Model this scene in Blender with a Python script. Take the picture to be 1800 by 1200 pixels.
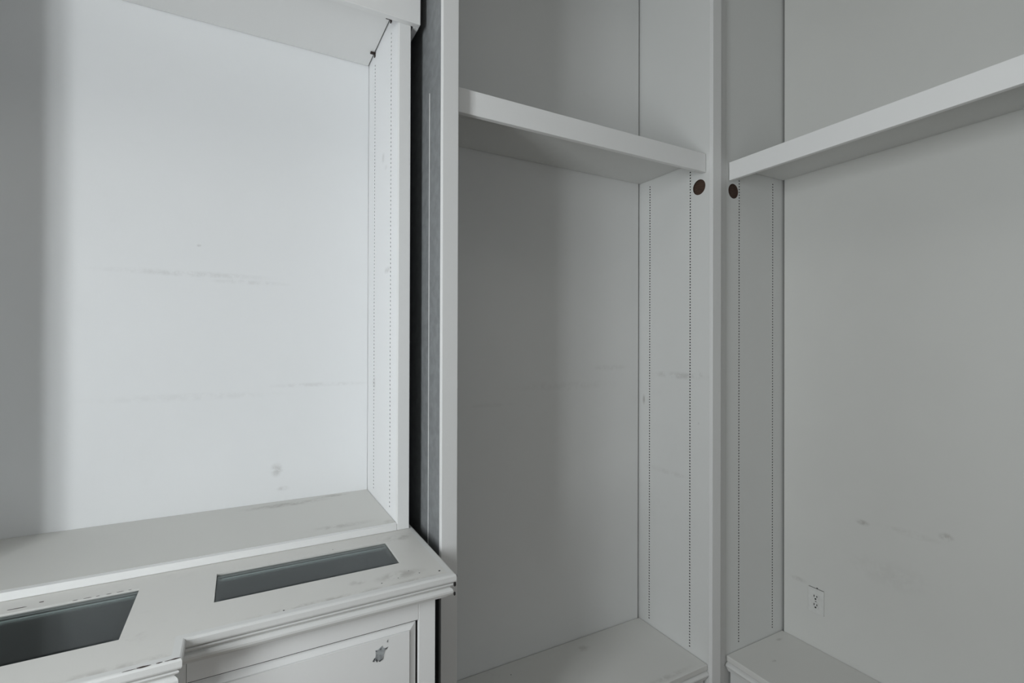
import bpy, bmesh, math, random
from mathutils import Vector, Matrix
random.seed(7)
for o in list(bpy.data.objects): bpy.data.objects.remove(o)
C = bpy.context.scene.collection
EZ = 1.60                                   # eye height; every z measured from the eye is passed through Z()
def Z(z): return EZ + z

# ------------------------------------------------------------------ camera
F, YAW, PITCH, ROLL = 870.14, math.radians(28.724), math.radians(0.2075), math.radians(0.1751)
s, c = math.sin(YAW), math.cos(YAW); sp, cp = math.sin(PITCH), math.cos(PITCH)
fw = Vector((cp*s, cp*c, sp)); up = Vector((-sp*s, -sp*c, cp)); rt = Vector((c, -s, 0))
ir = rt*math.cos(ROLL) + up*math.sin(ROLL); iu = -rt*math.sin(ROLL) + up*math.cos(ROLL)
cam = bpy.data.cameras.new('camera'); co = bpy.data.objects.new('camera', cam); C.objects.link(co)
M = Matrix((ir, iu, -fw)).transposed().to_4x4(); M.translation = (0, 0, EZ); co.matrix_world = M
cam.sensor_fit = 'HORIZONTAL'; cam.sensor_width = 36; cam.lens = F/1800*36; cam.clip_start = 0.01
bpy.context.scene.camera = co

# ------------------------------------------------------------------ world, window light, fill lamps, exposure
W = bpy.data.worlds.new('sky'); bpy.context.scene.world = W; W.use_nodes = True
W.node_tree.nodes['Background'].inputs[0].default_value = (0.72, 0.85, 1.0, 1)
W.node_tree.nodes['Background'].inputs[1].default_value = 1.0
def area_lamp(name, loc, rot, sx, sy, power, col):
    l = bpy.data.lights.new(name, 'AREA'); l.shape = 'RECTANGLE'; l.size = sx; l.size_y = sy
    l.energy = power; l.color = col
    o = bpy.data.objects.new(name, l); C.objects.link(o); o.location = loc; o.rotation_euler = rot
    return o
ROOM = dict(x0=-1.5, x1=2.42, y0=-2.6, y1=2.22, z1=4.0)
WIN_L = (0.00, 0.62, 0.90, 2.60)           # tall window in the left wall: y0, y1, z0, z1
FILL_R = (-0.35, 0.75, 0.10, 2.10)           # made-up opening in the rear wall for the fill lamp: x0, x1, z0, z1
PL, PR, PC = 64.0, 7.5, 4.5
area_lamp('window_daylight_left', (ROOM['x0']-0.06, (WIN_L[0]+WIN_L[1])/2, (WIN_L[2]+WIN_L[3])/2), (0, math.radians(-90), 0),
         WIN_L[3]-WIN_L[2], WIN_L[1]-WIN_L[0], PL, (0.94, 0.985, 1.005))
area_lamp('fill_lamp_rear', ((FILL_R[0]+FILL_R[1])/2, ROOM['y0']-0.06, (FILL_R[2]+FILL_R[3])/2), (math.radians(90), 0, 0),
         FILL_R[1]-FILL_R[0], FILL_R[3]-FILL_R[2], PR, (1.0, 0.98, 0.94))  # added fill lamp behind the camera, no known source there
area_lamp('fill_lamp_top', (-0.2, 0.0, ROOM['z1']-0.02), (0, 0, 0), 1.2, 1.2, PC, (1.0, 0.98, 0.94))  # added overhead fill lamp, no fitting known there
vs = bpy.context.scene.view_settings
bpy.context.scene.display_settings.display_device = 'sRGB'
vs.view_transform = 'Standard'; vs.look = 'None'; vs.gamma = 1; vs.use_curve_mapping = False; vs.exposure = 0.0

# ------------------------------------------------------------------ materials
class NT:
    def __init__(self, name):
        self.m = bpy.data.materials.new(name); self.m.use_nodes = True
        self.t = self.m.node_tree; self.b = self.t.nodes['Principled BSDF']
        self.pos = self.t.nodes.new('ShaderNodeNewGeometry').outputs['Position']
    def n(self, typ, **kw):
        n = self.t.nodes.new(typ)
        for k, v in kw.items(): setattr(n, k, v)
        return n
    def put(self, sock, v):
        if hasattr(v, 'links'): self.t.links.new(v, sock)
        else: sock.default_value = v
    def math(self, op, a, b=0.0, clamp=False):
        n = self.n('ShaderNodeMath', operation=op, use_clamp=clamp); self.put(n.inputs[0], a); self.put(n.inputs[1], b); return n.outputs[0]
    def noise(self, scale, detail=3, rough=0.55, stretch=None):
        n = self.n('ShaderNodeTexNoise'); n.inputs['Scale'].default_value = scale
        n.inputs['Detail'].default_value = detail; n.inputs['Roughness'].default_value = rough
        if stretch:
            mp = self.n('ShaderNodeMapping'); mp.inputs['Scale'].default_value = stretch
            self.t.links.new(self.pos, mp.inputs['Vector']); self.t.links.new(mp.outputs[0], n.inputs['Vector'])
        else: self.t.links.new(self.pos, n.inputs['Vector'])
        return n.outputs['Fac']
    def rng(self, v, a, b, c=0.0, d=1.0):
        n = self.n('ShaderNodeMapRange', interpolation_type='SMOOTHSTEP'); self.put(n.inputs['Value'], v)
        for k, x in zip(('From Min', 'From Max', 'To Min', 'To Max'), (a, b, c, d)): n.inputs[k].default_value = x
        return n.outputs[0]
    def mix(self, f, a, b):
        n = self.n('ShaderNodeMix', data_type='RGBA'); self.put(n.inputs[0], f)
        self.put(n.inputs[6], a if hasattr(a, 'links') else (*a, 1)); self.put(n.inputs[7], b if hasattr(b, 'links') else (*b, 1))
        return n.outputs[2]
    def blob(self, p, rad, st, str_):
        """stain at p with radii rad (x,y,z), broken by noise st, strength str_"""
        v = self.n('ShaderNodeVectorMath', operation='SUBTRACT'); self.t.links.new(self.pos, v.inputs[0]); v.inputs[1].default_value = p
        w = self.n('ShaderNodeVectorMath', operation='DIVIDE'); self.t.links.new(v.outputs[0], w.inputs[0]); w.inputs[1].default_value = rad
        l = self.n('ShaderNodeVectorMath', operation='LENGTH'); self.t.links.new(w.outputs[0], l.inputs[0])
        m = self.rng(l.outputs['Value'], 0.15, 1.0, 1.0, 0.0)
        return self.math('MULTIPLY', self.math('MULTIPLY', m, st), str_)

def paint(name, col, dirt=(0.30, 0.28, 0.255), rough=0.5, mott=0.05, stains=(), grime=0.12, bump=0.06):
    k = NT(name)
    big = k.noise(2.2, 3); fine = k.noise(38, 4, 0.65)
    f = k.rng(big, 0.35, 0.7, 0.0, mott)
    base = k.mix(f, col, tuple(x*0.86 for x in col))
    g = k.math('MULTIPLY', k.rng(k.noise(9, 5, 0.7), 0.55, 0.80), k.rng(k.noise(1.3, 2), 0.45, 0.70))
    mask = k.math('MULTIPLY', g, grime)
    if stains:
        brk = k.rng(k.noise(26, 5, 0.7, (1, 1, 1)), 0.36, 0.62)
        for (p, r, a) in stains: mask = k.math('MAXIMUM', mask, k.blob(p, r, brk, a))
    k.t.links.new(k.mix(mask, base, dirt), k.b.inputs['Base Color'])
    k.b.inputs['Roughness'].default_value = rough; k.b.inputs['Specular IOR Level'].default_value = 0.35
    if bump:
        b = k.n('ShaderNodeBump'); b.inputs['Strength'].default_value = bump; b.inputs['Distance'].default_value = 0.002
        k.t.links.new(k.noise(210, 3, 0.6), b.inputs['Height']); k.t.links.new(b.outputs[0], k.b.inputs['Normal'])
    return k.m
def plain(name, col, rough=0.6, var=0.15, scale=40, stretch=None, spec=0.3, metal=0.0):
    k = NT(name); f = k.rng(k.noise(scale, 4, 0.6, stretch), 0.3, 0.7)
    k.t.links.new(k.mix(f, col, tuple(x*(1-var) for x in col)), k.b.inputs['Base Color'])
    k.b.inputs['Roughness'].default_value = rough; k.b.inputs['Specular IOR Level'].default_value = spec; k.b.inputs['Metallic'].default_value = metal
    return k.m

WHITE = (0.70, 0.705, 0.69)
m_paint = paint('white_cabinet_paint', WHITE)
m_frame = paint('white_paint_lit_frame', (0.83, 0.83, 0.82), rough=0.38, mott=0.03, grime=0.05)  # same white, brightened so the colour carries light on the fronts
m_trim = paint('white_paint_dimmed_trim', (0.75, 0.75, 0.74), rough=0.4, mott=0.03, grime=0.05)  # dimmer copy of the frame white, weaker light put into the colour
m_hutch_back = paint('white_paint_lit_hutch_back', (0.86, 0.87, 0.875), rough=0.45, mott=0.06, grime=0.03, stains=[  # white brightened: the hutch's stronger light is put into the colour
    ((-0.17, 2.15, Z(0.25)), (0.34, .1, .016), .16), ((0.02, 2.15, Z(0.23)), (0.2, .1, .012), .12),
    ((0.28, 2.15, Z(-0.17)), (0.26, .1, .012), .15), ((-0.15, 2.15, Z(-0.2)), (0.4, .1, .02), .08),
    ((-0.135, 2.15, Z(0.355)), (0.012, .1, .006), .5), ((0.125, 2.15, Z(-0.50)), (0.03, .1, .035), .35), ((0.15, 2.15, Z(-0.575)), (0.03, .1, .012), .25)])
m_hutch_side = paint('white_paint_lit_hutch_side', (0.86, 0.865, 0.87), rough=0.45, mott=0.03, grime=0.06, stains=[  # brightened white as on the hutch back, light put into the colour
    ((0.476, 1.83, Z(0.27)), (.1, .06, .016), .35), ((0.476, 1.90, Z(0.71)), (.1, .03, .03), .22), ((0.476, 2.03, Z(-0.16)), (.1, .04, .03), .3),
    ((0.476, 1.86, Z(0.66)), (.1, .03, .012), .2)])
m_a_back = paint('white_alcove_paint', (0.73, 0.732, 0.72), rough=0.5, mott=0.14, grime=0.05, stains=[
    ((1.35, 1.94, Z(-0.20)), (.42, .1, .03), .10), ((1.62, 1.94, Z(-0.12)), (.14, .1, .02), .18), ((0.95, 1.94, Z(-0.27)), (.2, .1, .012), .07)])
m_a_side = paint('white_alcove_side_paint', WHITE, rough=0.5, mott=0.06, grime=0.08, stains=[
    ((1.818, 1.67, Z(-0.15)), (.1, .24, .022), .30), ((1.818, 1.905, Z(-0.285)), (.1, .012, .035), .55), ((1.818, 1.55, Z(-0.14)), (.1, .02, .03), .4),
    ((1.818, 1.56, Z(-0.36)), (.1, .008, .01), .4), ((1.818, 1.75, Z(-0.62)), (.1, .2, .02), .14)])
m_b_back = paint('white_paint_shaded_right_alcove', (0.665, 0.665, 0.64), rough=0.5, mott=0.16, grime=0.05, stains=[  # white darkened: light falloff to the right is put into the colour
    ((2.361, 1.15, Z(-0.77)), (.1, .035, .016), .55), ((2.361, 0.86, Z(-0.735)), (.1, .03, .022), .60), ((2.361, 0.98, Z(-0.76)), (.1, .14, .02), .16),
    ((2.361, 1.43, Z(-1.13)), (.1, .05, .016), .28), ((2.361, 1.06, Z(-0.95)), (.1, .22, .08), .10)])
m_top = paint('worn_countertop_paint', (0.71, 0.70, 0.67), rough=0.42, mott=0.08, grime=0.30, stains=[
    ((0.46, 1.62, Z(-.645)), (.06, .035, .1), .5), ((0.39, 1.36, Z(-.645)), (.09, .035, .1), .5), ((0.28, 1.37, Z(-.645)), (.03, .02, .1), .5),
    ((0.20, 1.31, Z(-.645)), (.30, .018, .1), .45), ((0.42, 1.31, Z(-.645)), (.1, .016, .1), .4), ((-0.20, 1.235, Z(-.645)), (.25, .02, .1), .35)])
m_shelfbase = paint('worn_hutch_floor_paint', (0.68, 0.675, 0.645), rough=0.45, mott=0.10, grime=0.18, stains=[
    ((0.16, 2.09, Z(-.623)), (.20, .035, .1), .50), ((0.33, 2.12, Z(-.623)), (.10, .02, .1), .45), ((0.30, 1.76, Z(-.623)), (.15, .03, .1), .35), ((0.46, 1.72, Z(-.623)), (.03, .03, .1), .4)])
m_mold = paint('dingy_molding_paint', (0.72, 0.72, 0.705), rough=0.42, mott=0.06, grime=0.22)
m_bench = paint('scuffed_bench_paint', (0.70, 0.695, 0.67), rough=0.45, mott=0.12, grime=0.30, stains=[
    ((1.4, 1.86, Z(-1.416)), (.05, .03, .1), .35), ((2.27, 1.47, Z(-1.416)), (.03, .012, .1), .5), ((2.10, 1.38, Z(-1.416)), (.02, .01, .1), .5), ((1.6, 1.53, Z(-1.416)), (.2, .02, .1), .3)])
m_wood = plain('bare_brown_wood', (0.085, 0.050, 0.036), 0.7, 0.45, 60, (1, 1, 8))
m_hole = plain('dark_drilled_board', (0.018, 0.016, 0.015), 0.9)
m_clip = plain('brown_plastic_clip', (0.035, 0.022, 0.018), 0.5)
m_void = plain('gap_shade_board', (0.016, 0.015, 0.015), 0.9)  # near-black colour stands in for the shade inside gaps
m_grey = plain('grey_board', (0.25, 0.26, 0.265), 0.5, 0.2, 30)  # even mid-grey, darker than the other cabinet panels
m_felt = plain('charcoal_felt', (0.034, 0.039, 0.041), 0.95, 0.2, 300)
m_chip = plain('chipped_brown_primer', (0.075, 0.05, 0.042), 0.8, 0.4, 200)
m_black = plain('black_speck', (0.02, 0.018, 0.017), 0.7)
m_torn = plain('torn_grey_paper', (0.42, 0.44, 0.45), 0.8, 0.4, 90)
m_torn_dark = plain('torn_dark_edge', (0.10, 0.105, 0.11), 0.8, 0.4, 90)
m_plate = plain('painted_outlet_plate', (0.70, 0.70, 0.68), 0.4, 0.06, 60)
m_slot = plain('outlet_slot_black', (0.012, 0.012, 0.012), 0.6)
m_screw = plain('steel_screw', (0.30, 0.30, 0.29), 0.4, 0.2, 60, metal=0.8)
m_wall = plain('room_wall_paint', (0.45, 0.45, 0.43), 0.7, 0.05, 3)
m_ceil = plain('ceiling_paint', (0.72, 0.72, 0.71), 0.8, 0.04, 3)
m_floor = plain('oak_floorboards', (0.26, 0.21, 0.165), 0.45, 0.3, 6, (10, 1, 1))
def glass_mat():
    k = NT('smoky_glass'); t = k.t
    tr = k.n('ShaderNodeBsdfTransparent'); tr.inputs[0].default_value = (0.66, 0.69, 0.69, 1)
    gl = k.n('ShaderNodeBsdfGlossy'); gl.inputs['Roughness'].default_value = 0.12; gl.inputs[0].default_value = (0.95, 1, 1, 1)
    fr = k.n('ShaderNodeFresnel'); fr.inputs['IOR'].default_value = 1.45
    mx = k.n('ShaderNodeMixShader'); t.links.new(fr.outputs[0], mx.inputs[0]); t.links.new(tr.outputs[0], mx.inputs[1]); t.links.new(gl.outputs[0], mx.inputs[2])
    t.links.new(mx.outputs[0], t.nodes['Material Output'].inputs['Surface']); return k.m
m_glass = glass_mat()

# ------------------------------------------------------------------ mesh helpers (all coordinates are world; roots carry no rotation)
class MB:
    def __init__(self): self.bm = bmesh.new()
    def poly(self, pts):
        try: return self.bm.faces.new([self.bm.verts.new(p) for p in pts])
        except ValueError: return None
    def box(self, x0, x1, y0, y1, z0, z1, bev=0.0, seg=2):
        v = [self.bm.verts.new(p) for p in ((x0,y0,z0),(x1,y0,z0),(x1,y1,z0),(x0,y1,z0),(x0,y0,z1),(x1,y0,z1),(x1,y1,z1),(x0,y1,z1))]
        fs = [self.bm.faces.new([v[i] for i in q]) for q in ((0,3,2,1),(4,5,6,7),(0,1,5,4),(1,2,6,5),(2,3,7,6),(3,0,4,7))]
        if bev:
            es = list({e for f in fs for e in f.edges})
            bmesh.ops.bevel(self.bm, geom=es, offset=bev, segments=seg, profile=0.5, affect='EDGES')
        return self
    def slab(self, xs, ys, solid, z0, z1):
        """plate made of grid cells; solid(i, j) says which cells exist"""
        top = {}; bot = {}
        def vt(d, i, j, z):
            if (i, j) not in d: d[i, j] = self.bm.verts.new((xs[i], ys[j], z))
            return d[i, j]
        n, m = len(xs)-1, len(ys)-1
        S = lambda i, j: 0 <= i < n and 0 <= j < m and solid(i, j)
        for i in range(n):
            for j in range(m):
                if not S(i, j): continue
                q = ((i,j),(i+1,j),(i+1,j+1),(i,j+1))
                self.bm.faces.new([vt(top,*p,z1) for p in q]); self.bm.faces.new([vt(bot,*p,z0) for p in reversed(q)])
                for (a, b, di, dj) in ((q[0],q[1],0,-1),(q[1],q[2],1,0),(q[2],q[3],0,1),(q[3],q[0],-1,0)):
                    if not S(i+di, j+dj):
                        self.bm.faces.new([vt(bot,*a,z0), vt(bot,*b,z0), vt(top,*b,z1), vt(top,*a,z1)])
        return self
    def sweep(self, path, prof, caps=True):
        """profile (out, z) swept along an XY path; out is to the right of the path direction"""
        path = [Vector(p) for p in path]; rings = []
        for i, p in enumerate(path):
            d0 = (p - path[i-1]).normalized() if i else None
            d1 = (path[i+1] - p).normalized() if i < len(path)-1 else None
            n0 = Vector((d0.y, -d0.x)) if d0 else None; n1 = Vector((d1.y, -d1.x)) if d1 else None
            if n0 is None: o = n1
            elif n1 is None: o = n0
            else: o = (n0+n1)/(1+n0.dot(n1))
            rings.append([self.bm.verts.new((p.x+o.x*a, p.y+o.y*a, z)) for a, z in prof])
        k = len(prof)
        for a, b in zip(rings, rings[1:]):
            for j in range(k): self.bm.faces.new((a[j], b[j], b[(j+1)%k], a[(j+1)%k]))
        if caps: self.bm.faces.new(list(reversed(rings[0]))); self.bm.faces.new(rings[-1])
        return self
    def build(self, name, mat, root=None, smooth=False, extra=None):
        bmesh.ops.recalc_face_normals(self.bm, faces=self.bm.faces)
        org = world_loc(root) if root else Vector((0,0,0))
        bmesh.ops.translate(self.bm, verts=self.bm.verts, vec=-org)
        me = bpy.data.meshes.new(name); self.bm.to_mesh(me); self.bm.free()
        me.materials.append(mat)
        if extra: me.materials.append(extra)
        if smooth:
            for p in me.polygons: p.use_smooth = True
        o = bpy.data.objects.new(name, me); C.objects.link(o)
        if root: o.parent = root
        return o
def world_loc(o):
    v = Vector((0,0,0))
    while o: v += o.location; o = o.parent
    return v
def box(name, mat, root, *a, bev=0.0012, **k): return MB().box(*a, bev=bev).build(name, mat, root)
def thing(name, label, cat, loc, group=None):
    o = bpy.data.objects.new(name, None); C.objects.link(o); o.location = loc; o.empty_display_size = 0.1
    o['label'] = label; o['category'] = cat
    if group: o['group'] = group
    return o
def struct(o): o['kind'] = 'structure'; return o

def ring_hole(bm, P, s0, s1, z0, z1, sc, zc, r, depth, nseg, mats=(0, 1)):
    """rectangle s0..s1 x z0..z1 of a panel face with a round hole (wall and bottom included); P(s, z, d) -> point"""
    ang = [2*math.pi*i/nseg for i in range(nseg)]
    for cs, cz in ((s0,z0),(s1,z0),(s1,z1),(s0,z1)): ang.append(math.atan2(cz-zc, cs-sc) % (2*math.pi))
    ang = sorted(set(round(a, 6) for a in ang)); inn = []; out = []; low = []
    for a in ang:
        ca, sa = math.cos(a), math.sin(a)
        t = min(((s1-sc)/ca if ca > 1e-9 else (s0-sc)/ca if ca < -1e-9 else 1e9), ((z1-zc)/sa if sa > 1e-9 else (z0-zc)/sa if sa < -1e-9 else 1e9))
        out.append(bm.verts.new(P(sc+ca*t, zc+sa*t, 0))); inn.append(bm.verts.new(P(sc+ca*r, zc+sa*r, 0))); low.append(bm.verts.new(P(sc+ca*r, zc+sa*r, depth)))
    k = len(ang)
    for i in range(k):
        j = (i+1) % k
        bm.faces.new((out[i], out[j], inn[j], inn[i])).material_index = mats[0]
        bm.faces.new((inn[i], inn[j], low[j], low[i])).material_index = mats[1]
    bm.faces.new(low).material_index = mats[1]

def drilled_panel(name, mat, root, P, s0, s1, z0, z1, thick, cols, circle=None, extra=None):
    """vertical board; P(s, z, d): s along, z up, d behind the face. cols = (s, list of hole z). circle = (s, z, r) cut right through"""
    mb = MB(); bm = mb.bm; w = 0.006
    q = lambda a, b, c_, d: (mb.poly((P(a,c_,0), P(b,c_,0), P(b,d,0), P(a,d,0))))
    cuts = sorted(cols); x = s0; spans = []
    for cs, zs in cuts: spans.append((x, cs-w, None)); spans.append((cs-w, cs+w, (cs, zs))); x = cs+w
    spans.append((x, s1, None))
    for a, b, col in spans:
        if col:
            cs, zs = col; zs = sorted(zs); zz = z0
            for i, h in enumerate(zs):
                lo = zz if i == 0 else (zs[i-1]+h)/2
                hi = (h+zs[i+1])/2 if i < len(zs)-1 else h+0.006
                if i == 0: q(a, b, z0, h-0.006); lo = h-0.006
                ring_hole(bm, P, a, b, lo, hi, cs, h, 0.0034, 0.012, 10)
                zz = hi
            q(a, b, zz, z1)
        elif circle and a < circle[0] < b:
            cs, cz, r = circle; h = 0.05
            q(a, b, z0, cz-h); q(a, b, cz+h, z1)
            ring_hole(bm, P, a, b, cz-h, cz+h, cs, cz, r, 0.006, 36, (0, 2))
        else: q(a, b, z0, z1)
    for (a, b) in (((s0,z0),(s1,z0)), ((s1,z0),(s1,z1)), ((s1,z1),(s0,z1)), ((s0,z1),(s0,z0))):
        mb.poly((P(a[0],a[1],0), P(b[0],b[1],0), P(b[0],b[1],thick), P(a[0],a[1],thick)))
    mb.poly((P(s0,z0,thick), P(s1,z0,thick), P(s1,z1,thick), P(s0,z1,thick)))
    org = world_loc(root); bmesh.ops.translate(bm, verts=bm.verts, vec=-org)
    me = bpy.data.meshes.new(name); bm.to_mesh(me); bm.free()
    for m in (mat, m_hole, extra or m_wood): me.materials.append(m)
    o = bpy.data.objects.new(name, me); C.objects.link(o); o.parent = root
    return o

# ------------------------------------------------------------------ the room
R = ROOM
struct(box('floor', m_floor, None, R['x0']-.1, R['x1']+.1, R['y0']-.1, R['y1']+.1, -0.1, 0, bev=0))
struct(box('ceiling', m_ceil, None, R['x0']-.1, R['x1']+.1, R['y0']-.1, R['y1']+.1, R['z1'], R['z1']+.1, bev=0))
struct(box('wall_back', m_wall, None, R['x0']-.1, R['x1']+.1, R['y1'], R['y1']+.1, 0, R['z1'], bev=0))
struct(box('wall_right', m_wall, None, R['x1'], R['x1']+.1, R['y0']-.1, R['y1'], 0, R['z1'], bev=0))
def wall_with_window(name, P, a0, a1, w):
    mb = MB()
    for (b0, b1, z0, z1) in ((a0, w[0], 0, R['z1']), (w[1], a1, 0, R['z1']), (w[0], w[1], 0, w[2]), (w[0], w[1], w[3], R['z1'])):
        x0, x1, y0, y1 = P(b0, b1); mb.box(x0, x1, y0, y1, z0, z1)
    return struct(mb.build(name, m_wall))
wall_with_window('wall_rear', lambda a, b: (a, b, R['y0']-.1, R['y0']), R['x0']-.1, R['x1'], FILL_R)
wall_with_window('wall_left', lambda a, b: (R['x0']-.1, R['x0'], a, b), R['y0'], R['y1'], WIN_L)
def window(name, P, w):
    mb = MB(); t = 0.04
    for (a, b, z0, z1) in ((w[0], w[0]+t, w[2], w[3]), (w[1]-t, w[1], w[2], w[3]), (w[0]+t, w[1]-t, w[2], w[2]+t), (w[0]+t, w[1]-t, w[3]-t, w[3]), ((w[0]+w[1])/2-.015, (w[0]+w[1])/2+.015, w[2]+t, w[3]-t)):
        x0, x1, y0, y1 = P(a, b); mb.box(x0, x1, y0, y1, z0, z1)
    return struct(mb.build(name, m_frame))
window('window_1', lambda a, b: (R['x0']-.04, R['x0']-.01, a, b), WIN_L)
window('rear_fill_opening', lambda a, b: (a, b, R['y0']-.04, R['y0']-.01), FILL_R)  # frame of the made-up rear opening

TOPZ = 3.96                                  # built-ins run up to the ceiling
# ------------------------------------------------------------------ middle bookcase (wall A)
XP, YA, YF, XL, XL2 = 1.8178, 1.9365, 1.4823, 0.5588, 0.6141
bk = thing('bookcase', 'tall white built-in bookcase in the middle, between dresser hutch and corner post', 'bookcase', (1.2, 1.94, 0))
box('back_panel', m_a_back, bk, 0.603, XP-0.010, YA, YA+.018, 0.10, TOPZ)
box('backing_board', m_void, bk, XP-0.03, XP+.02, YA+.02, YA+.03, 0.10, TOPZ, bev=0)  # black strip behind the panel gap, shade put into its colour
zA = [Z(0.795)-i*0.0133 for i in range(int((0.795+1.408)/0.0133))]
drilled_panel('side_panel', m_a_side, bk, lambda s_, z, d: (XP+d, s_, z), YF+.0199, YA+.0185, 0.02, TOPZ, 0.019,
              [(1.6078, [z-.004 for z in zA]), (1.865, zA)], circle=(1.5577, Z(0.709), 0.0345))
MB().box(0.572, 0.602, YF+.02, YA+.018, 0.02, TOPZ, bev=.0008).build('side_panel', m_grey, bk)['label'] = 'grey outer side panel'
box('scribe_strip', m_frame, bk, 0.5698, 0.5718, 1.640, 1.6425, 0.9, Z(.865), bev=.0003)
box('stile', m_trim, bk, XP-0.0016, 1.872, YF, YF+.0199, 0.02, TOPZ, bev=0.0025)
box('stile', m_trim, bk, XL, XL2, YF, YF+.0199, 0.02, TOPZ, bev=0.0025)
box('top_board', m_paint, bk, 0.603, XP-.001, YF+.02, YA-.001, TOPZ-.02, TOPZ)

def lipped_shelf(name, label, P, a0, a1, f0, b1, zl, zt, zu, group):
    """P maps (along, depth) to XY; front lip hangs below the board"""
    root = thing(name, label, 'shelf', (*P((a0+a1)/2, (f0+b1)/2), zu), group)
    def bx(nm, u0, u1, v0, v1, z0, z1, bev, mt=m_frame):
        (x0, y0), (x1, y1) = P(u0, v0), P(u1, v1)
        return box(nm, mt, root, min(x0,x1), max(x0,x1), min(y0,y1), max(y0,y1), z0, z1, bev=bev)
    bx('board', a0, a1, f0+.0205, b1, zu, zt-.0005, .0008, m_paint)
    bx('front_lip', a0, a1, f0, f0+.02, zl, zt, .002)
    return root
lipped_shelf('shelf', 'thick-fronted white shelf in the middle bookcase, left of the corner post', lambda a, d: (a, d),
             0.616, XP-.003, 1.518, YA-.003, Z(.765), Z(.847), Z(.8276), None)

box('unseen_shade_shelf', m_paint, bk, 0.616, XP-.003, 1.518, YA-.003, Z(1.810), Z(1.892))  # unseen shelf added to shade the top of the alcove
# ------------------------------------------------------------------ right bookcase (wall B)
XB, YP = 2.361, 1.5124
bb = thing('bookcase', 'tall white built-in bookcase on the right, with the wall outlet in it', 'bookcase', (2.36, 1.0, 0))
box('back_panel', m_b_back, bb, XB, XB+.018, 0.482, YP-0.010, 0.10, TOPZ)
box('backing_board', m_void, bb, XB+.02, XB+.03, YP-.05, YP+.02, 0.10, TOPZ, bev=0)  # black strip behind the corner gap, shade by colour
zB = [Z(0.785)-i*0.0132 for i in range(int((0.785+1.406)/0.0132))]
drilled_panel('side_panel', m_paint, bb, lambda s_, z, d: (s_, YP+d, z), 1.9371, XB+.0195, 0.02, TOPZ, 0.019,
              [(2.0333, zB), (2.2836, [z-.003 for z in zB])], circle=(1.9918, Z(0.705), 0.034))
box('stile', m_trim, bb, 1.876, 1.937, YP-.0016, YP+.03, 0.02, TOPZ, bev=0.0025)
box('side_panel', m_paint, bb, 1.957, XB+.018, 0.46, 0.479, 0.02, TOPZ)  # end panel out of view, placed here to cut ambient light
box('stile', m_trim, bb, 1.937, 1.9565, 0.426, 0.481, 0.02, TOPZ, bev=0.0025)  # unseen stile of that light-cutting end panel
lipped_shelf('shelf', 'thick-fronted white shelf in the right bookcase, running out of the picture above the outlet', lambda a, d: (d, a),
             0.483, YP-.003, 1.958, XB-.003, Z(.748), Z(.831), Z(.8122), None)

box('unseen_shade_shelf', m_paint, bb, 1.958, XB-.003, 0.483, YP-.003, Z(1.800), Z(1.883))  # unseen shelf above, added for its shading
# ------------------------------------------------------------------ benches (low bases) in both bookcases
BPROF = [(-.030, -.0300), (-.006, -.0300), (-.004, -.032), (.001, -.0345), (.0065, -.0385), (.008, -.043), (.006, -.049), (.001, -.053), (-.001, -.056), (-.001, -.060), (-.008, -.066), (-.009, -.072), (-.030, -.072)]
ZB = Z(-1.4163)
def bench(label, P, a0, a1, f, b):
    root = thing('bench', label, 'bench', (*P((a0+a1)/2, (f+b)/2), 0.0))
    def bx(nm, mt, u0, u1, v0, v1, z0, z1, bev=.0015):
        (x0, y0), (x1, y1) = P(u0, v0), P(u1, v1)
        return box(nm, mt, root, min(x0,x1), max(x0,x1), min(y0,y1), max(y0,y1), z0, z1, bev=bev)
    bx('top', m_bench, a0, a1, f, b, ZB-.026, ZB, .003)
    bx('base', m_paint, a0+.004, a1-.012, f+.012, b, 0, ZB-.0265)
    path = [P(a0+.0105, f), P(a1-.001, f)]
    if P(0, 1)[0] > 0.5: path.reverse()
    MB().sweep(path, [(o, ZB+z) for o, z in BPROF]).build('molding', m_mold, root)
    return root
bench('low white bench with scuffed top filling the foot of the middle bookcase', lambda a, d: (a, d), 0.605, 1.8155, 1.505, YA-.002)
bench('low white bench with molded edge under the wall outlet in the right bookcase', lambda a, d: (d, a), 0.483, YP-.002, 1.945, XB-.002)

# ------------------------------------------------------------------ outlet
YO, ZO = 1.345, Z(-1.1974)
ou = thing('outlet', 'white painted duplex power outlet with dark slots, low on the right wall', 'outlet', (XB, YO, ZO))
box('cover_plate', m_plate, ou, XB-.0055, XB-.0002, YO-.036, YO+.036, ZO-.057, ZO+.057, bev=.0018)
for dz in (.0195, -.0195):
    mb = MB(); n = 24; pts = []
    for i in range(n):
        a = 2*math.pi*i/n; pts.append((max(-.0145, min(.0145, .0175*math.cos(a))), .0172*math.sin(a)))
    fr = [mb.bm.verts.new((XB-.0075, YO+p[0], ZO+dz+p[1])) for p in pts]; bkv = [mb.bm.verts.new((XB-.0050, YO+p[0], ZO+dz+p[1])) for p in pts]
    mb.bm.faces.new(fr)
    for i in range(n): mb.bm.faces.new((fr[i], fr[(i+1)%n], bkv[(i+1)%n], bkv[i]))
    rc = mb.build('receptacle', m_plate, ou)
    for y_, z_, hy, hz in ((.0064, .004, .0018, .0048), (-.0064, .004, .0018, .0042), (0, -.0085, .0036, .0034)):
        box('slot', m_slot, rc, XB-.0079, XB-.0070, YO+y_-hy, YO+y_+hy, ZO+dz+z_-hz, ZO+dz+z_+hz, bev=0)
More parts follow.
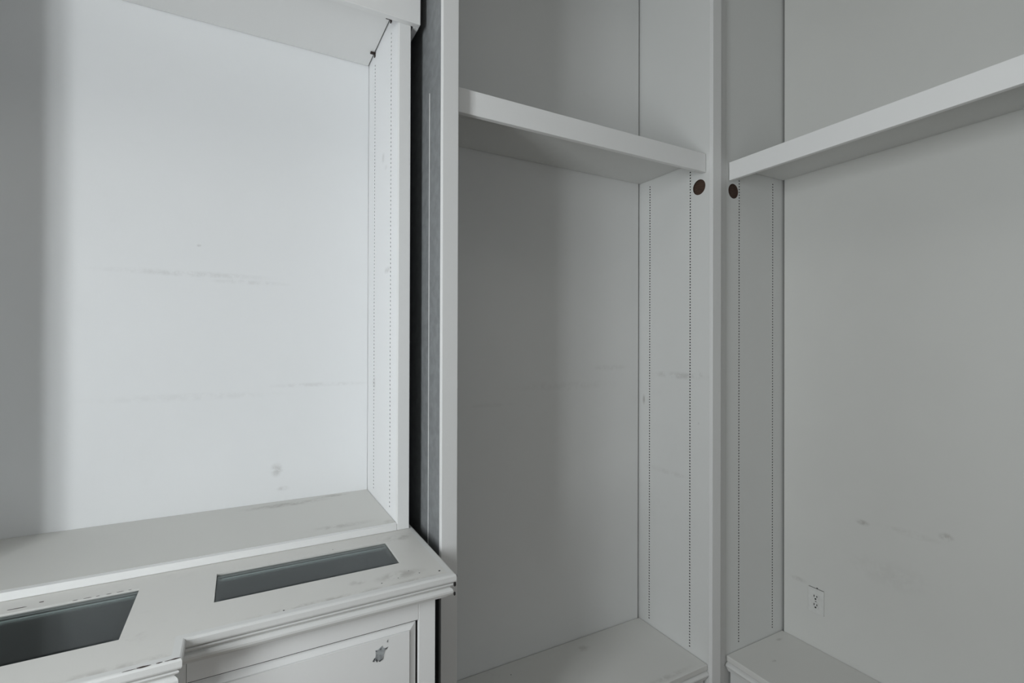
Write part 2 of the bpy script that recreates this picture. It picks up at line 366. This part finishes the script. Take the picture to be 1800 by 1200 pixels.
mb = MB(); bmesh.ops.create_cone(mb.bm, cap_ends=True, segments=14, radius1=.0032, radius2=.0028, depth=.002,
                                 matrix=Matrix.Translation((XB-.0062, YO, ZO)) @ Matrix.Rotation(math.radians(-90), 4, 'Y')); mb.build('screw', m_screw, ou)
box('top_gap', m_slot, ou, XB-.0006, XB-.0001, YO-.034, YO+.035, ZO+.0572, ZO+.0586, bev=0)['label'] = 'dark gap along the top edge of the plate'
box('hole', m_slot, ou, XB-.0010, XB-.0001, YO-.0065, YO-.001, ZO+.0585, ZO+.0625, bev=0)

# ------------------------------------------------------------------ dresser, its countertop and the hutch on it
XH, XH2, YHB, YHF, ZH, ZC = 0.4761, 0.5172, 2.1477, 1.6854, Z(-.6232), Z(-.6454)
XC, YC, YC2, XST = 0.5323, 1.289, 1.2124, -0.1022
XHL = -0.825; XCL = -0.89
FY, FY2, FX = 1.325, 1.2484, 0.483          # cabinet faces: recessed wing, projecting centre, right side
dr = thing('dresser', 'white painted dresser with a step-forward centre and an inset drawer, lower left', 'dresser', (-.25, 1.7, 0))
CT = ZC-.0225; LOW = ZC-.0745
XS = XST-.036
box('side_panel', m_grey, dr, FX-.02, FX, FY+.021, 2.16, 0.08, CT-.0005, bev=.001)
box('stile', m_frame, dr, .435, FX, FY, FY+.02, 0.08, CT-.0005, bev=.0012)
box('stile', m_frame, dr, XS+.0005, -.104, FY, FY+.02, 0.08, CT-.0005, bev=.0012)
box('rail', m_frame, dr, -.1035, .4345, FY+.0003, FY+.02, Z(-.764), CT-.0005, bev=.0008)
box('rail', m_frame, dr, -.1035, .4345, FY+.0003, FY+.02, Z(-1.075), Z(-1.035), bev=.0008)
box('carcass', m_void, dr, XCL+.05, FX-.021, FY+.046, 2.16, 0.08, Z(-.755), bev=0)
box('side_panel', m_paint, dr, XS-.02, XS, FY2+.0205, FY+.045, 0.08, CT-.0005, bev=.001)
box('center_panel', m_frame, dr, XCL+.04, XS, FY2, FY2+.02, 0.08, CT-.0005, bev=.0012)
box('plinth', m_paint, dr, XCL+.05, FX-.02, FY+.045, 2.15, 0, 0.0795, bev=.001)
def drawer(z0, z1):
    mb = MB(); x0, x1, e, d = -.0995, .4285, .017, .0085
    outer = [(x0,z0),(x1,z0),(x1,z1),(x0,z1)]; inner = [(x0+e,z0+e),(x1-e,z0+e),(x1-e,z1-e),(x0+e,z1-e)]; g = .0024; h = .0011
    inn2 = [(x0+e+g,z0+e+g),(x1-e-g,z0+e+g),(x1-e-g,z1-e-g),(x0+e+g,z1-e-g)]
    inn1 = [(x0+e+h,z0+e+h),(x1-e-h,z0+e+h),(x1-e-h,z1-e-h),(x0+e+h,z1-e-h)]
    loops = [[(x, FY+.021, z) for x, z in outer], [(x, FY+d, z) for x, z in outer], [(x, FY+.0018, z) for x, z in inner], [(x, FY+.0055, z) for x, z in inn1], [(x, FY-.0002, z) for x, z in inn2]]
    vs_ = [[mb.bm.verts.new(p) for p in l] for l in loops]
    for a, b in zip(vs_, vs_[1:]):
        for i in range(4): mb.bm.faces.new((a[i], a[(i+1)%4], b[(i+1)%4], b[i])).material_index = 1 if a is vs_[0] else 0
    mb.bm.faces.new(vs_[-1]); mb.bm.faces.new(list(reversed(vs_[0])))
    return mb.build('drawer', m_frame, dr, extra=m_void)  # drawer edges coloured black as shade in the gap around it
d1 = drawer(Z(-1.031), Z(-.7695)); d2 = drawer(0.12, Z(-1.079))
# torn patch where a pull or sticker was ripped off the drawer
def flake(mat, root, name, pts, y, th=.0006):
    mb = MB(); f = [mb.bm.verts.new((x, y-th, z)) for x, z in pts]; b = [mb.bm.verts.new((x, y, z)) for x, z in pts]
    mb.bm.faces.new(f); n = len(pts)
    for i in range(n): mb.bm.faces.new((f[i], f[(i+1)%n], b[(i+1)%n], b[i]))
    return mb.build(name, mat, root)
px0, pz0 = .3275, -.8270                     # centre of the patch, from the eye
pix = 0.00155
def T(p): return [(px0+x*pix*1.12, Z(pz0)+z*pix - x*pix*0.0) for x, z in p]
tp = flake(m_torn, d1, 'torn_patch', T([(-6,8),(-3,7),(1,11),(4,13),(5,9),(10,7),(12,8),(8,3),(6,-4),(3,-9),(-2,-11),(-6,-9),(-9,-11),(-7,-6),(-6,-1),(-6,4)]), FY-.0004)
tp['label'] = 'grey star-shaped patch of torn paint'
mb = MB()
for poly in ([(-11,-9),(-8,-4),(-6,-5),(-9,-10)], [(-2,-11),(4,-9),(7,-4),(5,-10),(0,-13)], [(-6,-9),(-5,-5),(-3,-10),(-4,-13)], [(8,7),(13,9),(10,5)], [(11,18),(13,22),(12,16)], [(-7,8),(-4,8),(-2,10),(-5,6)], [(0,8),(3,10),(2,7)]):
    pts = T(poly); mb.poly([(x, FY-.0014, z) for x, z in pts])
e_ = mb.build('torn_edge', m_torn_dark, d1); e_['kind'] = 'stuff'
flake(m_torn, d1, 'torn_patch', [(.252+x*.0013, Z(-.897)+z*.0013) for x, z in [(-12,0),(-4,6),(2,3),(8,7),(14,1),(9,-7),(0,-9),(-9,-7)]], FY-.0004)

ct = thing('countertop', 'worn white dresser countertop with molded edge and two dark glass panes let in', 'countertop', (-.25, 1.7, ZC))
gx0, gx1, gy0, gy1 = -.0554, .4138, 1.434, 1.6075
hx0, hx1, hy0, hy1 = -.74, -.2292, 1.3527, 1.609
xs = [XCL, hx0, hx1, XST-.02, gx0, gx1, XC-.02]; ys = [YC2+.02, YC+.02, hy0, gy0, gy1, hy1, 2.165]
def solid(i, j):
    if i >= 3 and j < 1: return False
    if i == 1 and 2 <= j <= 4: return False
    if i == 4 and j == 3: return False
    return True
MB().slab(xs, ys, solid, CT, ZC).build('board', m_top, ct)
CP = [(-.020, 0), (-.005, 0), (-.0018, -.0012), (0, -.005), (0, -.017), (-.0012, -.0205), (-.004, -.0225), (-.0095, -.0235), (-.0095, -.0255), (-.0065, -.0265), (-.0055, -.0295),
      (-.0075, -.033), (-.0125, -.0365), (-.0145, -.039), (-.0120, -.0405), (-.0085, -.043), (-.0068, -.0475), (-.0072, -.053), (-.0105, -.059), (-.0165, -.0625), (-.0205, -.0635), (-.0205, -.067), (-.0245, -.068), (-.030, -.072), (-.0345, -.0745), (-.0355, -.0745), (-.0355, -.0232), (-.020, -.0232)]
MB().sweep([(XCL, YC2), (XST, YC2), (XST, YC), (XC, YC), (XC, 2.165)], [(o, ZC+z) for o, z in CP]).build('molding', m_mold, ct)
def pane(x0, x1, y0, y1):
    b, zt = .013, ZC-.0025; mb = MB(); x0 += .0012; x1 -= .0012; y0 += .0012; y1 -= .0012
    o = [(x0,y0),(x1,y0),(x1,y1),(x0,y1)]; i_ = [(x0+b,y0+b),(x1-b,y0+b),(x1-b,y1-b),(x0+b,y1-b)]
    L = [[mb.bm.verts.new((*p, zt-.0055)) for p in o], [mb.bm.verts.new((*p, zt-.0022)) for p in o], [mb.bm.verts.new((*p, zt)) for p in i_]]
    for a, c_ in zip(L, L[1:]):
        for k in range(4): mb.bm.faces.new((a[k], a[(k+1)%4], c_[(k+1)%4], c_[k]))
    mb.bm.faces.new(L[2]); mb.bm.faces.new(list(reversed(L[0])))
    return mb.build('glass_pane', m_glass, ct)
pane(gx0, gx1, gy0, gy1); pane(hx0, hx1, hy0, hy1)
# felt-lined display trays under the two panes (part of the dresser)
def tray(x0, x1, y0, y1):
    mb = MB(); z0, z1, t = Z(-.752), CT-.0006, .006; m = .012
    x0 -= m; x1 += m; y0 -= m; y1 += m
    mb.box(x0, x1, y0, y1, z0, z0+t); mb.box(x0-t, x0, y0, y1, z0, z1); mb.box(x1, x1+t, y0, y1, z0, z1); mb.box(x0-t, x1+t, y0-t, y0, z0, z1); mb.box(x0-t, x1+t, y1, y1+t, z0, z1)
    return mb.build('display_tray', m_felt, dr)
tray(gx0, gx1, gy0, gy1); tray(hx0, hx1, hy0, hy1)
# chips of lost paint and nail holes: tiny raised flakes, joined
def chips(name, mat, root, items, z):
    mb = MB()
    for (x, y, rx, ry) in items:
        n = 7; pts = []
        for i in range(n):
            a = 2*math.pi*i/n; k = random.uniform(.6, 1.1); pts.append((x+rx*k*math.cos(a), y+ry*k*math.sin(a)))
        f = [mb.bm.verts.new((*p, z+.0004)) for p in pts]; b = [mb.bm.verts.new((*p, z)) for p in pts]
        mb.bm.faces.new(f)
        for i in range(n): mb.bm.faces.new((f[i], f[(i+1)%n], b[(i+1)%n], b[i]))
    o = mb.build(name, mat, root); o['kind'] = 'stuff'; return o
chips('nail_hole', m_black, ct, [(.497, 1.331, .0042, .0036), (.420, 1.372, .0018, .0016), (.443, 1.345, .0018, .0016), (.382, 1.344, .0018, .0016), (.255, 1.625, .0018, .0018), (.094, 1.312, .0026, .0022), (.335, 1.335, .0022, .0018)], ZC)
chips('paint_chip', m_chip, ct, [(-.166, YC2+.0045, .014, .0028), (-.141, YC2+.0045, .006, .0016), (-.113, YC2+.0045, .009, .0022), (-.125, YC2+.004, .01, .0012), (-.19, YC2+.004, .012, .001)] +
      [(-.36+.022*i, hy1+.0015, random.uniform(.004, .010), .0012) for i in range(6)] + [(-.43, 1.64, .006, .003), (-.47, 1.628, .02, .002)], ZC)
# ragged chips at the right end of the molding
mb = MB()
for (x, y, z, r) in ((XC+.0006, YC+.004, -.007, .0035), (XC-.004, YC+.004, -.0285, .006), (XC-.0045, YC+.004, -.055, .005)):
    bmesh.ops.create_icosphere(mb.bm, subdivisions=1, radius=r, matrix=Matrix.Translation((x, y, ZC+z)) @ Matrix.Diagonal((.7, .6, 1.25, 1)))
o = mb.build('broken_end', m_black, ct); o['kind'] = 'stuff'

hu = thing('hutch', 'brightly lit white open hutch standing on the dresser countertop', 'hutch', (-.25, 1.9, ZC))
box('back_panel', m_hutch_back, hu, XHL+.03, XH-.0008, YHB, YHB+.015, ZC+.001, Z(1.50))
zHf = [Z(1.125)-i*0.0152 for i in range(int(1.735/0.0152))] + [Z(-.553)-i*.0076 for i in range(1, 1)]
zHb = [Z(1.13)-i*0.0142 for i in range(int(1.735/0.0142))]
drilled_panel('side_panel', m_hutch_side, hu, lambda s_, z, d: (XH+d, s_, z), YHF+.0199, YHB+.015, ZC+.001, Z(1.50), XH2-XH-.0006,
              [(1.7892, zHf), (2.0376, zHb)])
box('stile', m_frame, hu, XH-.0008, XH2, YHF, YHF+.0199, ZC+.0005, Z(1.50), bev=.002)
box('side_panel', m_paint, hu, XHL, XHL+.03, YHF+.02, YHB+.015, ZC+.001, Z(1.50))
box('stile', m_frame, hu, XHL, XHL+.042, YHF, YHF+.0199, ZC+.0005, Z(1.50), bev=.002)
box('bottom_board', m_shelfbase, hu, XHL+.031, XH-.0012, YHF+.0202, YHB-.0005, ZC+.0005, ZH, bev=.0005)
box('nosing', m_frame, hu, XHL+.043, XH-.0012, YHF, YHF+.0198, ZC+.0005, ZH+.0002, bev=.0015)
MB().box(XHL-.03, .5443, 1.662, YHF-.0006, Z(1.106), Z(1.50), bev=.002).box(.5255, .5443, YHF-.0001, 1.80, Z(1.106), Z(1.50), bev=.001).build('fascia', m_frame, hu)
box('top_board', m_paint, hu, XHL, XH2, YHF, YHB+.015, Z(1.5005), Z(1.52))
for y in (2.0376, 1.7892):
    MB().box(XH-.020, XH-.0005, y-.010, y+.004, Z(1.1800)-.0055, Z(1.1800)-.0005, bev=.001).box(XH-.0045, XH-.0005, y-.007, y+.004, Z(1.180)-.016, Z(1.1800)-.005, bev=.0005).build('shelf_clip', m_clip, hu)
sb = box('shelf', m_frame, None, XHL+.033, XH-.0045, 1.775, YHB-.002, Z(1.1805), Z(1.2000), bev=.001)
sb['label'] = 'loose white shelf board resting on brown clips behind the hutch fascia'; sb['category'] = 'shelf'
chips('nail_hole', m_black, [o for o in bpy.data.objects if o.get('category') == 'bench'][0], [(1.02, 1.86, .0035, .0028)], ZB)
